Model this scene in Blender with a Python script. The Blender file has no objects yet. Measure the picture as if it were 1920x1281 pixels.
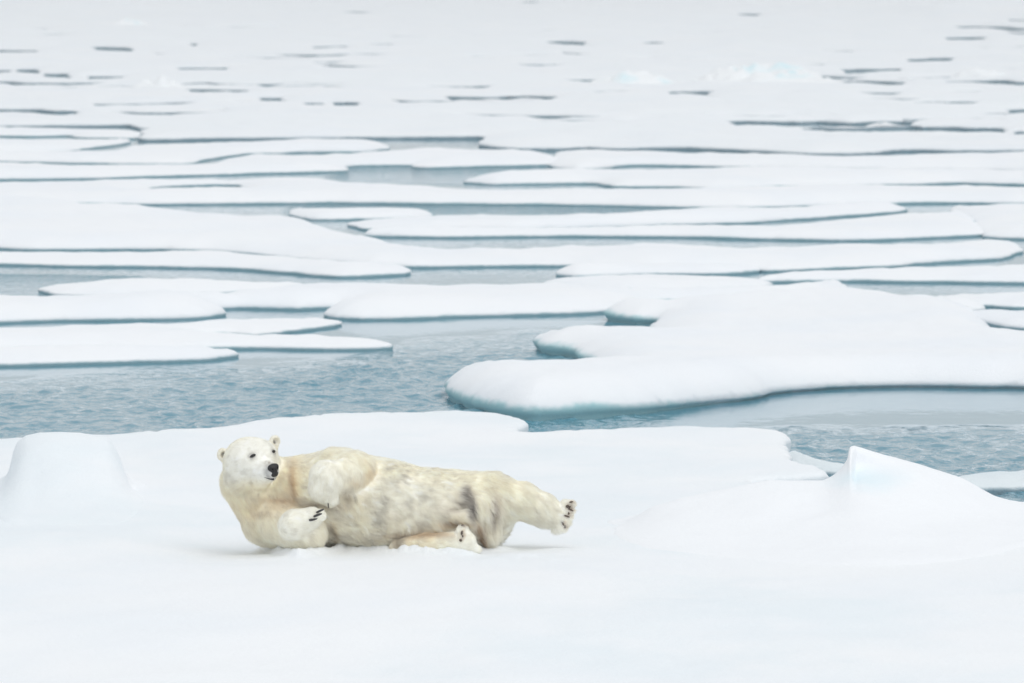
import bpy, math, random
import numpy as np
from mathutils import Vector, Matrix
from mathutils.geometry import delaunay_2d_cdt
from mathutils.kdtree import KDTree
random.seed(7); RNG = np.random.default_rng(11)
SC = bpy.context.scene; COL = SC.collection

# ---------------- camera, light, exposure ----------------
CAM_H, FOC, PITCH = 5.02, 10666.67, 4.2356          # metres, focal length in photo pixels, degrees below the horizon
cd = bpy.data.cameras.new("camera"); cam = bpy.data.objects.new("camera", cd); COL.objects.link(cam)
cd.lens = 200; cd.sensor_width = 36; cd.clip_start = 0.5; cd.clip_end = 6000
cam.location = (0, 0, CAM_H); cam.rotation_euler = (math.radians(90 - PITCH), 0, 0)
cd.dof.use_dof = True; cd.dof.focus_distance = 41.0; cd.dof.aperture_fstop = 5.2
SC.camera = cam
SUN_EL, SUN_AZ = 58, 150                              # a pale sun behind thin cloud, high on the right
w = bpy.data.worlds.new("World"); SC.world = w; w.use_nodes = True
nt = w.node_tree; nt.nodes.clear()
sky = nt.nodes.new("ShaderNodeTexSky"); sky.sky_type = 'NISHITA'; sky.sun_disc = False
sky.sun_elevation = math.radians(SUN_EL); sky.sun_rotation = math.radians(SUN_AZ)
sky.dust_density = 3.0; sky.air_density = 1.0; sky.ozone_density = 1.0
hs = nt.nodes.new("ShaderNodeHueSaturation"); hs.inputs['Saturation'].default_value = 0.22
mxw = nt.nodes.new("ShaderNodeMix"); mxw.data_type = 'RGBA'; mxw.inputs[0].default_value = 0.72
mxw.inputs[7].default_value = (7.5, 7.78, 7.98, 1)
bg = nt.nodes.new("ShaderNodeBackground"); bg.inputs[1].default_value = 0.110
wo = nt.nodes.new("ShaderNodeOutputWorld")
nt.links.new(sky.outputs[0], hs.inputs['Color']); nt.links.new(hs.outputs[0], mxw.inputs[6])
nt.links.new(mxw.outputs[2], bg.inputs[0]); nt.links.new(bg.outputs[0], wo.inputs[0])
sd = bpy.data.lights.new("sun", 'SUN'); sd.energy = .8; sd.angle = math.radians(55); sd.color = (1.0, 0.985, 0.95)
so = bpy.data.objects.new("sun", sd); COL.objects.link(so)
el, az = math.radians(SUN_EL), math.radians(SUN_AZ)
sdir = Vector((math.cos(el) * math.sin(az), math.cos(el) * math.cos(az), math.sin(el)))
so.rotation_euler = (-sdir).to_track_quat('-Z', 'Y').to_euler(); so.location = (0, 60, 40)
SC.view_settings.view_transform = 'Standard'; SC.view_settings.look = 'None'
SC.view_settings.exposure = 0.1; SC.view_settings.gamma = 1.0
SC.cycles.use_denoising = True; SC.cycles.use_adaptive_sampling = False; SC.cycles.max_bounces = 20; SC.cycles.diffuse_bounces = 14; SC.cycles.transmission_bounces = 12; SC.cycles.glossy_bounces = 3
try:
    SC.cycles_curves.shape = 'RIBBONS'; SC.cycles_curves.subdivisions = 2
except Exception: pass

# ---------------- projection helpers ----------------
TP = math.radians(PITCH); CP, SP = math.cos(TP), math.sin(TP)
def ray(px, py):                                     # world direction with y = 1
    a = (px - 960) / FOC; b = -(py - 640.5) / FOC
    y = CP + b * SP; z = -SP + b * CP
    return a / y, z / y
def onz(px, py, z=0.0):
    dx, dz = ray(px, py); t = (z - CAM_H) / dz
    return dx * t, t
def aty(px, py, D):
    dx, dz = ray(px, py); return np.array([dx * D, D, CAM_H + dz * D])
def topx(P):
    P = np.asarray(P, float); x, y, z = P[..., 0], P[..., 1], P[..., 2] - CAM_H
    dep = y * CP - z * SP; up = y * SP + z * CP
    return 960 + FOC * x / dep, 640.5 - FOC * up / dep

# ---------------- noise ----------------
def _h(ix, iy, iz, s):
    n = (ix * 374761393 + iy * 668265263 + iz * 1274126177 + s * 974634777) & 0xffffffff
    n = ((n ^ (n >> 13)) * 1274126177) & 0xffffffff
    return ((n ^ (n >> 16)) & 0xffff) / 32767.5 - 1
def noise(x, y, z=0.0, s=0):
    x, y, z = np.broadcast_arrays(np.asarray(x, float), np.asarray(y, float), np.asarray(z, float))
    ix, iy, iz = [np.floor(v).astype(np.int64) for v in (x, y, z)]
    fx, fy, fz = x - ix, y - iy, z - iz
    fx, fy, fz = [v * v * (3 - 2 * v) for v in (fx, fy, fz)]
    r = 0
    for a in (0, 1):
        for b in (0, 1):
            for c in (0, 1):
                r = r + _h(ix + a, iy + b, iz + c, s) * (fx if a else 1 - fx) * (fy if b else 1 - fy) * (fz if c else 1 - fz)
    return r
def fbm(x, y, z=0.0, s=0, o=3):
    r = 0; a = 1; t = 0
    for k in range(o):
        r = r + a * noise(x * 2 ** k, y * 2 ** k, np.asarray(z) * 2 ** k, s + k * 17); t += a; a *= .5
    return r / t
def sstep(a, b, x):
    t = np.clip((x - a) / (b - a), 0, 1); return t * t * (3 - 2 * t)

# ---------------- object helpers ----------------
def tag(o, label=None, cat=None, group=None, kind=None):
    if label: o['label'] = label
    if cat: o['category'] = cat
    if group: o['group'] = group
    if kind: o['kind'] = kind
    return o
def mesh_obj(name, V, F, mat, parent=None, smooth=True):
    me = bpy.data.meshes.new(name); me.from_pydata([tuple(v) for v in np.asarray(V, float)], [], [tuple(int(i) for i in f) for f in F])
    if smooth: me.polygons.foreach_set('use_smooth', [True] * len(me.polygons))
    me.update(); o = bpy.data.objects.new(name, me); COL.objects.link(o)
    if mat: me.materials.append(mat)
    if parent: o.parent = parent
    return o
def quads_fast(name, V, Q, mat, parent=None):
    me = bpy.data.meshes.new(name); V = np.asarray(V, np.float32); Q = np.asarray(Q, np.int32)
    me.vertices.add(len(V)); me.vertices.foreach_set('co', V.ravel())
    k = Q.shape[1]; me.loops.add(Q.size); me.loops.foreach_set('vertex_index', Q.ravel())
    me.polygons.add(len(Q)); me.polygons.foreach_set('loop_start', np.arange(0, Q.size, k, dtype=np.int32))
    try: me.polygons.foreach_set('loop_total', np.full(len(Q), k, np.int32))
    except Exception: pass
    me.polygons.foreach_set('use_smooth', np.ones(len(Q), bool)); me.update(calc_edges=True); me.validate()
    o = bpy.data.objects.new(name, me); COL.objects.link(o)
    if mat: me.materials.append(mat)
    if parent: o.parent = parent
    return o

# ---------------- materials ----------------
class NT:
    def __init__(s, name):
        s.m = bpy.data.materials.new(name); s.m.use_nodes = True; s.t = s.m.node_tree; s.n = s.t.nodes
        s.p = s.n['Principled BSDF']
    def add(s, typ, **kw):
        x = s.n.new(typ)
        for k, v in kw.items(): setattr(x, k, v)
        return x
    def link(s, a, b): s.t.links.new(a, b)
    def noise(s, scale, detail=4, vec=None, rough=.5):
        x = s.add('ShaderNodeTexNoise'); x.inputs['Scale'].default_value = scale; x.inputs['Detail'].default_value = detail
        x.inputs['Roughness'].default_value = rough
        if vec: s.link(vec, x.inputs['Vector'])
        return x
    def math(s, op, a, b=None, clamp=False):
        x = s.add('ShaderNodeMath', operation=op, use_clamp=clamp)
        for i, v in enumerate((a, b)):
            if v is None: continue
            if isinstance(v, (int, float)): x.inputs[i].default_value = v
            else: s.link(v, x.inputs[i])
        return x.outputs[0]
    def mix(s, f, a, b):
        x = s.add('ShaderNodeMix', data_type='RGBA')
        if isinstance(f, (int, float)): x.inputs[0].default_value = f
        else: s.link(f, x.inputs[0])
        for i, v in ((6, a), (7, b)):
            if isinstance(v, tuple): x.inputs[i].default_value = (*v, 1)
            else: s.link(v, x.inputs[i])
        return x.outputs[2]
    def ramp(s, f, a, b):
        x = s.add('ShaderNodeMapRange', interpolation_type='SMOOTHSTEP'); s.link(f, x.inputs[0])
        x.inputs[1].default_value = a; x.inputs[2].default_value = b
        return x.outputs[0]
def ice_material(name, ice_z, soft, ice_col, wet=None, fade=None, snow=(0.87, 0.885, 0.91), fine=28.0, bump=0.012, _=None):
    # snow cover above, bare blue ice in the band next to the waterline
    k = NT(name); g = k.add('ShaderNodeNewGeometry'); sx = k.add('ShaderNodeSeparateXYZ'); k.link(g.outputs['Position'], sx.inputs[0])
    n1 = k.noise(1.3, 3, g.outputs['Position']); n2 = k.noise(9, 4, g.outputs['Position'])
    zz = k.math('ADD', sx.outputs['Z'], k.math('MULTIPLY', k.math('SUBTRACT', n1.outputs[0], .5), -soft * 1.6))
    zz = k.math('ADD', zz, k.math('MULTIPLY', k.math('SUBTRACT', n2.outputs[0], .5), -soft * .8))
    if fade:                                          # the snow cover reaches lower on the far right side
        fx_ = k.add('ShaderNodeMapRange', interpolation_type='SMOOTHSTEP'); k.link(sx.outputs['X'], fx_.inputs[0])
        fx_.inputs[1].default_value, fx_.inputs[2].default_value, fx_.inputs[4].default_value = fade; zz = k.math('ADD', zz, fx_.outputs[0])
    f = k.ramp(zz, ice_z - soft * .5, ice_z + soft * .5)
    n3 = k.noise(.5, 4, g.outputs['Position'])
    sn = k.mix(k.ramp(n3.outputs[0], .35, .7), snow, tuple(c * d for c, d in zip(snow, (.965, .98, .995))))
    if wet:                                           # streaks of wind scoured, wetter grey snow
        ms = k.add('ShaderNodeMapping'); k.link(g.outputs['Position'], ms.inputs[0]); ms.inputs['Scale'].default_value = (.05, .09, 1)
        n4 = k.noise(1, 6, ms.outputs[0], .65); ms.inputs['Scale'].default_value = (.05, .09, 1) if 'pack' in name else (.28, .22, .6); sn = k.mix(k.ramp(n4.outputs[0], .44, .66), sn, wet)
    k.link(k.mix(f, ice_col, sn), k.p.inputs['Base Color'])
    k.p.inputs['Roughness'].default_value = .75; k.p.inputs['Specular IOR Level'].default_value = .25
    b = k.add('ShaderNodeBump'); b.inputs['Strength'].default_value = .5; b.inputs['Distance'].default_value = bump
    nf = k.noise(fine, 5, g.outputs['Position'], .65); k.link(nf.outputs[0], b.inputs['Height']); k.link(b.outputs[0], k.p.inputs['Normal'])
    return k.m
M_FLOE = ice_material('floe_snow_and_ice', .03, .04, (0.34, 0.52, 0.57))
M_FAR = ice_material('pack_snow_and_ice', .05, .05, (0.25, 0.36, 0.42), snow=(.84, .86, .885), wet=(.825, .855, .885), bump=.02, fine=9)
M_BIGFLOE = ice_material('thick_floe_ice', .135, .09, (0.36, 0.60, 0.64), fade=(.5, 3.0, .13))
M_GROUND = ice_material('foreground_snow', .22, .08, (0.55, 0.74, 0.78), wet=(.80, .85, .885), snow=(.875, .89, .91), fine=22, bump=.016)
M_SLUSH = ice_material('wet_grey_slush', .04, .06, (0.30, 0.42, 0.48), snow=(.76, .82, .85), bump=.05, fine=18)

k = NT('arctic_water'); g = k.add('ShaderNodeNewGeometry'); at = k.add('ShaderNodeAttribute'); at.attribute_name = 'ripple'
mp = k.add('ShaderNodeMapping'); k.link(g.outputs['Position'], mp.inputs[0]); mp.inputs['Scale'].default_value = (1, .62, 1)
k.p.inputs['Base Color'].default_value = (.075, .24, .325, 1); k.p.inputs['Roughness'].default_value = .04; k.p.inputs['IOR'].default_value = 1.333
n1 = k.noise(7.5, 2, mp.outputs[0], .5); n2 = k.noise(2.2, 2, mp.outputs[0])
hh = k.math('ADD', n1.outputs[0], k.math('MULTIPLY', n2.outputs[0], .8))
hh = k.math('MULTIPLY', hh, at.outputs['Fac'])
b = k.add('ShaderNodeBump'); b.inputs['Strength'].default_value = 1; b.inputs['Distance'].default_value = .10
k.link(hh, b.inputs['Height']); k.link(b.outputs[0], k.p.inputs['Normal']); M_WATER = k.m

def simple(name, col, rough=.6, spec=.4, nscale=None, namt=.2):
    k = NT(name); k.p.inputs['Roughness'].default_value = rough; k.p.inputs['Specular IOR Level'].default_value = spec
    if nscale:
        g = k.add('ShaderNodeTexCoord'); n = k.noise(nscale, 4, g.outputs['Object'])
        k.link(k.mix(n.outputs[0], tuple(c * (1 - namt) for c in col), tuple(min(1, c * (1 + namt)) for c in col)), k.p.inputs['Base Color'])
        b = k.add('ShaderNodeBump'); b.inputs['Distance'].default_value = .002; b.inputs['Strength'].default_value = .6
        k.link(n.outputs[0], b.inputs['Height']); k.link(b.outputs[0], k.p.inputs['Normal'])
    else: k.p.inputs['Base Color'].default_value = (*col, 1)
    return k.m
M_NOSE = simple('black_nose_leather', (.007, .007, .008), .45, .35, 220, .3)
M_EYE = simple('dark_eye', (.006, .005, .005), .3, .4)
M_CLAW = simple('dark_claw_horn', (.03, .027, .028), .3, .5)
M_PAD = simple('paw_pad_leather', (.10, .075, .06), .7, .3, 160, .3)
M_SKIN = simple('dark_lip_skin', (.03, .03, .032), .55, .4)

# ---------------- ice sheets traced from their outline on the water ----------------
def to_world(poly, H, thin=False):
    # front points lie on the water; back points are seen over the top of the ice, lower where the floe is thin
    P = [(p[0], p[1], p[2] if len(p) > 2 else 0) for p in poly]; out = []
    for (x, y, f) in P:
        z = f * H
        if thin and f > 0:
            T = []
            for xx in (x - 2.5, x + 2.5):
                for i in range(len(P)):
                    (ax, ay, _), (bx, by, _) = P[i - 1], P[i]
                    if (ax > xx) != (bx > xx):
                        yy = ay + (by - ay) * (xx - ax) / (bx - ax)
                        if yy > y + .8: T.append(yy - y)
            t = min(T) if T else 0
            z = min(z, max(0, t - 1.5) * onz(x, y + t, 0)[1] / FOC * .45)
        out.append(onz(x, y, z))
    return np.array(out)
def resample(P, step_fn, lin_=.15):
    out = []; n = len(P)
    # Catmull-Rom through the points, then even steps
    for i in range(n):
        p0, p1, p2, p3 = P[(i - 1) % n], P[i], P[(i + 1) % n], P[(i + 2) % n]
        L = np.hypot(*(p2 - p1)); m = max(1, int(math.ceil(L / step_fn(p1))))
        t = (np.arange(m) / m)[:, None]
        lin = p1 + (p2 - p1) * t
        m1 = (p2 - p0) * .5; m2 = (p3 - p1) * .5
        s1 = min(1, L / (np.hypot(*m1) * 2 + 1e-6) * 1.2); s2 = min(1, L / (np.hypot(*m2) * 2 + 1e-6) * 1.2)
        m1, m2 = m1 * s1, m2 * s2
        h = (2 * t ** 3 - 3 * t ** 2 + 1) * p1 + (t ** 3 - 2 * t ** 2 + t) * m1 + (-2 * t ** 3 + 3 * t ** 2) * p2 + (t ** 3 - t ** 2) * m2
        out.append(h * (1 - lin_) + lin * lin_)
    return np.vstack(out)
def sdist(Q, loops):                                 # signed distance, positive inside
    Q = np.asarray(Q, float); best = np.full(len(Q), 1e9); ins = np.zeros(len(Q), bool)
    for P in loops:
        A = P; B = np.roll(P, -1, 0)
        for c in range(0, len(Q), 4000):
            q = Q[c:c + 4000]
            ab = B - A; L2 = (ab ** 2).sum(1) + 1e-12
            t = np.clip(((q[:, None, 0] - A[None, :, 0]) * ab[:, 0] + (q[:, None, 1] - A[None, :, 1]) * ab[:, 1]) / L2, 0, 1)
            dx = A[None, :, 0] + t * ab[:, 0] - q[:, None, 0]; dy = A[None, :, 1] + t * ab[:, 1] - q[:, None, 1]
            best[c:c + 4000] = np.minimum(best[c:c + 4000], np.sqrt((dx * dx + dy * dy).min(1)))
            cond = ((A[None, :, 1] > q[:, None, 1]) != (B[None, :, 1] > q[:, None, 1]))
            xs = A[None, :, 0] + (q[:, None, 1] - A[None, :, 1]) / np.where(np.abs(ab[:, 1]) < 1e-12, 1e-12, ab[:, 1])[None, :] * ab[None, :, 0]
            ins[c:c + 4000] ^= ((cond & (q[:, None, 0] < xs)).sum(1) % 2 == 1)
    return np.where(ins, best, -best)
def build_ice(name, outer, H, mat, holes=(), R=1.15, lip_=.035, step=None, gx=14, gy=4, seed=0, undul=.05, raw=False, zfun=None,
              rough=.45, lin_=.15, wall=((.005, .45), (.012, .0), (.0, -.35), (-.05, -.6)), parent=None, pxr=None, thin=False, extra=()):
    loops = [to_world(outer, H, thin)] + [to_world(h, H) for h in holes]
    st = step or (lambda p: max(.05, p[1] * .0018))
    loops = [resample(P, st, lin_) for P in loops]
    new = []
    for P in loops:                                   # frayed edge
        T = np.roll(P, -1, 0) - np.roll(P, 1, 0); T /= (np.hypot(T[:, 0], T[:, 1])[:, None] + 1e-9); N = np.stack([-T[:, 1], T[:, 0]], 1)
        s = P[:, 1].mean() / 60
        a = fbm(P[:, 0] / (.9 * s), P[:, 1] / (1.4 * s), 0, seed, 3) * .26 * rough * s + noise(P[:, 0] * 5 / s, P[:, 1] * 5 / s, 0, seed + 5) * .05 * rough * s
        new.append(P + N * a[:, None])
    loops = new
    def Hs(x, y):
        return H * (1 + .22 * noise(x * .35, y * .22, 0, seed + 31)) + undul * fbm(x * .45, y * .3, 0, seed + 3, 4) * 1.3
    def zof(P, d):
        lip = lip_(P) if callable(lip_) else lip_
        dd = np.clip(d, 0, None); h = np.maximum(Hs(P[:, 0], P[:, 1]), lip + .03)
        RR = R * (1 + .35 * noise(P[:, 0] * .5, P[:, 1] * .3, 0, seed + 9))
        u = np.clip(dd / RR, 0, 1)
        z = lip + (h - lip) * np.clip(1 - (1 - u) ** 2.0, 0, 1) ** .72
        z = z + .012 * noise(P[:, 0] * 6, P[:, 1] * 6, 0, seed + 2) * np.minimum(1, dd * 8)
        if zfun is not None: z = zfun(P, dd, z)
        return z
    allP = np.vstack(loops); pxs, pys = topx(np.c_[allP, np.full(len(allP), H)])
    if pxr is None: pxr = (max(pxs.min(), -60), min(pxs.max(), 1980), pys.min(), pys.max())
    u = np.arange(pxr[0], pxr[1] + gx, gx); v = np.arange(pxr[2], pxr[3] + gy, gy); U, Vv = np.meshgrid(u, v)
    U = U + (np.arange(len(v)) % 2)[:, None] * gx * .5
    G = np.array([onz(a, b, H) for a, b in zip(U.ravel(), Vv.ravel())])
    for (x0, x1, y0, y1, ex, ey) in extra:
        eu, ev = np.meshgrid(np.arange(x0, x1, ex), np.arange(y0, y1, ey)); G = np.vstack([G, np.array([onz(a, b, H) for a, b in zip(eu.ravel() + .37, ev.ravel() + .21)])])
    # a coarse fill for what lies outside the frame
    bb0, bb1 = allP.min(0), allP.max(0)
    nx = max(2, int((bb1[0] - bb0[0]) / 2.2)); ny = max(2, int((bb1[1] - bb0[1]) / 4))
    if nx * ny < 9000:
        cx, cy = np.meshgrid(np.linspace(bb0[0], bb1[0], nx), np.linspace(bb0[1], bb1[1], ny)); cx = cx.ravel(); cy = cy.ravel()
        fx, fy = topx(np.c_[cx, cy, np.full(len(cx), H)])
        o_ = (fx < pxr[0]) | (fx > pxr[1]) | (fy < pxr[2]) | (fy > pxr[3]); G = np.vstack([G, np.c_[cx, cy][o_] + RNG.normal(0, .01, (o_.sum(), 2))])
    dG = sdist(G, loops); minsp = np.maximum(.02, G[:, 1] * .0006)
    keep = dG > minsp; G = G[keep]; dG = dG[keep]
    rings = []; rd = []
    for off in (.04, .12, .26, .48, .75):
        off *= R
        for P in loops:
            T = np.roll(P, -1, 0) - np.roll(P, 1, 0); T /= (np.hypot(T[:, 0], T[:, 1])[:, None] + 1e-9); N = np.stack([-T[:, 1], T[:, 0]], 1)
            area = .5 * np.sum(P[:, 0] * np.roll(P[:, 1], -1) - np.roll(P[:, 0], -1) * P[:, 1])
            sg = 1 if area > 0 else -1
            if P is not loops[0]: sg = -sg
            Q = (P + N * off * sg)[::(1 if off < .2 * R else 2)]
            d = sdist(Q, loops); ok = d > off * .93; rings.append(Q[ok]); rd.append(d[ok])
    rings = np.vstack(rings) if rings else np.zeros((0, 2)); rd = np.concatenate(rd)
    inner = np.vstack([rings, G]); din = np.concatenate([rd, dG])
    bl = np.vstack(loops); edges = []; o = 0
    for P in loops:
        n = len(P); edges += [(o + i, o + (i + 1) % n) for i in range(n)]; o += n
    nb = len(bl)
    pts = np.vstack([bl, inner])
    vs, es, fs, ov, oe, of = delaunay_2d_cdt([Vector(p) for p in pts], edges, [], 0, 1e-6)
    vs = np.array([(p.x, p.y) for p in vs]); fs = np.array([f for f in fs if len(f) == 3])
    cen = vs[fs].mean(1); fs = fs[sdist(cen, loops) > 0]
    dv = np.zeros(len(vs)); back = {}
    for i, og in enumerate(ov):
        if og:
            for q in og:
                if q < nb: back[q] = i
            q = og[0]; dv[i] = 0 if q < nb else din[q - nb]
    z = zof(vs, dv); V = [np.c_[vs, z]]; F = [tuple(f) for f in fs]; cnt = len(vs); o = 0
    for li, P in enumerate(loops):
        n = len(P); top = [back.get(o + i) for i in range(n)]; o += n
        T = np.roll(P, -1, 0) - np.roll(P, 1, 0); T /= (np.hypot(T[:, 0], T[:, 1])[:, None] + 1e-9); N = np.stack([-T[:, 1], T[:, 0]], 1)
        area = .5 * np.sum(P[:, 0] * np.roll(P[:, 1], -1) - np.roll(P[:, 0], -1) * P[:, 1]); sg = 1 if area > 0 else -1
        if li: sg = -sg
        prev = top; ztop = np.array([z[t] if t is not None else .03 for t in top])
        for (ins, zf) in wall:
            zz = ztop * zf if zf > 0 else np.full(n, zf)
            V.append(np.c_[P + N * ins * sg, zz]); cur = list(range(cnt, cnt + n)); cnt += n
            for i in range(n):
                j = (i + 1) % n
                if prev[i] is None or prev[j] is None: continue
                q = (prev[i], cur[i], cur[j], prev[j])
                F.append(q if sg > 0 else q[::-1])
            prev = cur
    return mesh_obj(name, np.vstack(V), F, mat, parent)

# ---------------- water ----------------
def make_water():
    ys = list(np.arange(45.5, 74, .065))
    while ys[-1] < 700: ys.append(ys[-1] + max(.065, (ys[-1] - 70) * .012 + .08))
    ys = np.array(ys); px = np.arange(-150, 2071, 6.0); Y, X = np.meshgrid(ys, (px - 960) / FOC, indexing='ij'); X = X * Y
    P = np.stack([X, Y, np.zeros_like(X)], -1).reshape(-1, 3); U, V = topx(P); x, y = P[:, 0], P[:, 1]
    wob = 14 * fbm(U / 260, V / 30, 0, 4, 3)
    # wind ripples on open water; glassy strips lie in the lee of the floes
    lineL = np.interp(U, [0, 300, 640, 760, 1000, 1100], [728, 712, 684, 652, 638, 640])
    L = sstep(-24, 34, V + wob - lineL) * sstep(1300, 1080, U); Rr = sstep(-12, 18, V + wob * .6 - 805) * sstep(1330, 1500, U)
    def box(a, b, c, d): return sstep(a - 30, a + 30, U + 2 * wob) * sstep(b + 30, b - 30, U + 2 * wob) * sstep(c - 5, c + 5, V + wob * .3) * sstep(d + 5, d - 5, V + wob * .3)
    mid = np.maximum(np.maximum(box(620, 1060, 318, 348), box(560, 1500, 386, 418)), box(-400, 260, 520, 560))
    r = np.where(V > 600, .02, .06); r = np.maximum(r, L); r = np.maximum(r, Rr * .9); r = np.maximum(r, .7 * mid)
    r = r * (1 + .5 * fbm(x * .45, y * .22, 0, 8, 2)).clip(.2, 2)
    fade = sstep(74, 60, y)
    w1 = noise(x * 6.2 + .8 * noise(x * 1.7, y * 1.5, 0, 1), y * 3.4 + .6 * noise(x * 2.3, y * 1.5, 0, 2), 0, 20); w2 = noise(x * 13, y * 6.5, 0, 21); w3 = noise(x * 2.6, y * 1.5, 0, 22); w4 = 1 - 2 * np.abs(noise(x * 4.3, y * 2.4, 0, 23))
    P[:, 2] = r * fade * (.023 * w1 + .008 * w2 + .022 * w3 + .014 * w4)
    n = X.shape; i = np.arange(n[0] * n[1]).reshape(n)
    Q = np.stack([i[:-1, :-1], i[:-1, 1:], i[1:, 1:], i[1:, :-1]], -1).reshape(-1, 4)
    o = quads_fast('water', P, Q, M_WATER)
    a = o.data.attributes.new('ripple', 'FLOAT', 'POINT'); a.data.foreach_set('value', (r * (.6 + .4 * (1 - fade))).astype(np.float32))
    tag(o, kind='structure')
make_water()
sea = mesh_obj('sea', [(-900, 5, -.05), (900, 5, -.05), (2600, 5200, -.05), (-2600, 5200, -.05)], [(0, 1, 2, 3)], M_WATER)
tag(sea, kind='structure')

# ---------------- the snow floe in the foreground ----------------
Z0 = .45
BX = lambda px: (px - 960) / 259.0                    # rough x of a photo column at the bear
def gbase(x, y):
    h = .075 * fbm(x * .30, y * .26, 0, 41, 3) + .030 * fbm(x * .9, y * 1.1, 0, 43, 4) + .006 * fbm(x * 4, y * 4, 0, 45, 2)
    h = h - .02 * np.clip(noise(x * 1.5, y * .8, 0, 47) - .35, 0, 1)
    h = h + .012 * np.sin(y * .9 + .5 * np.sin(x * .6)) * sstep(41, 38, y)
    return h
RIM = [(500, 1018), (530, 1031), (560, 1040), (620, 1033), (645, 1028), (700, 1029), (750, 1035), (800, 1039), (870, 1040), (905, 1029), (945, 1028)]
RIMW = np.array([onz(a, b, Z0) for a, b in RIM])
def snow_z(x, y):
    x = np.asarray(x, float); y = np.asarray(y, float)
    z = Z0 + gbase(x, y)
    rl = np.interp(x, RIMW[:, 0], RIMW[:, 1]); inr = sstep(RIMW[0, 0] - .15, RIMW[0, 0] + .05, x) * sstep(RIMW[-1, 0] + .12, RIMW[-1, 0] - .05, x)
    z = z + inr * (.046 + .026 * fbm(x * 7, y * 5, 0, 51, 3) + .020 * fbm(x * 24, y * 18, 0, 52, 2)) * np.exp(-((y - rl + .05) / .13) ** 2)       # snow pushed up along the bear
    z = z - inr * .0 * np.exp(-((y - rl - .45) / .35) ** 2)
    c = aty(975, 1050, 40.6); z = z + .02 * fbm(x * 7, y * 5, 0, 53, 3) * np.exp(-((x - c[0]) / .5) ** 2 - ((y - 40.7) / .5) ** 2)
    c = aty(430, 1000, 41.3); z = z - .05 * np.exp(-((x - c[0]) / .45) ** 2 - ((y - 41.5) / .9) ** 2)      # hollow beside the shoulder
    return z
def zg(P, d, z):
    base = snow_z(P[:, 0], P[:, 1]); u = np.clip(d / .07, 0, 1)
    lo_ = base - .06
    return lo_ + (base - lo_) * np.sqrt(np.clip(1 - (1 - u) ** 2.4, 0, 1))
fg = [(-900, 832, 1), (-100, 828, 1), (0, 828, 1), (100, 822, 1), (200, 821, 1), (300, 814, 1), (400, 806, 1), (440, 799, 1), (520, 789, 1), (640, 780, 1), (760, 772, 1),
      (840, 766, 1), (900, 768, 1), (950, 771, 1), (974, 776, 1), (980, 785, 1), (974, 793, 1), (966, 803, 1), (1000, 807, 1), (1100, 805, 1), (1200, 799, 1),
      (1300, 796, 1), (1400, 799, 1), (1466, 805, 1), (1475, 811, 1), (1473, 821, 1), (1479, 830, 1), (1474, 841, 1), (1480, 851, 1), (1478, 860, 1), (1494, 868, 1), (1528, 876, 1), (1552, 883, 1), (1500, 888, 1), (1440, 890, 1), (1415, 893, 1), (1440, 898, 1),
      (1560, 897, 1), (1700, 912, 1), (1850, 934, 1), (1920, 944, 1), (2060, 950, 1), (2900, 960, 1)]
fgw = fg + [(4200, 2600, 1), (-2400, 2600, 1)]
ground = build_ice('snow_ground', fgw, Z0, M_GROUND, R=.07, lip_=.38, lin_=.8, gx=9, gy=4.2, seed=3, zfun=zg, rough=.7,
                   step=lambda p: .06 if abs(p[0]) < 7 and p[1] > 36 else .8, pxr=(-60, 1990, 764, 1330), extra=((440, 1010, 1000, 1056, 3.2, 1.6),),
                   wall=((.03, .5), (-.02, .0), (-.15, -.35), (-.1, -.6)))
tag(ground, kind='structure')

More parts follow.
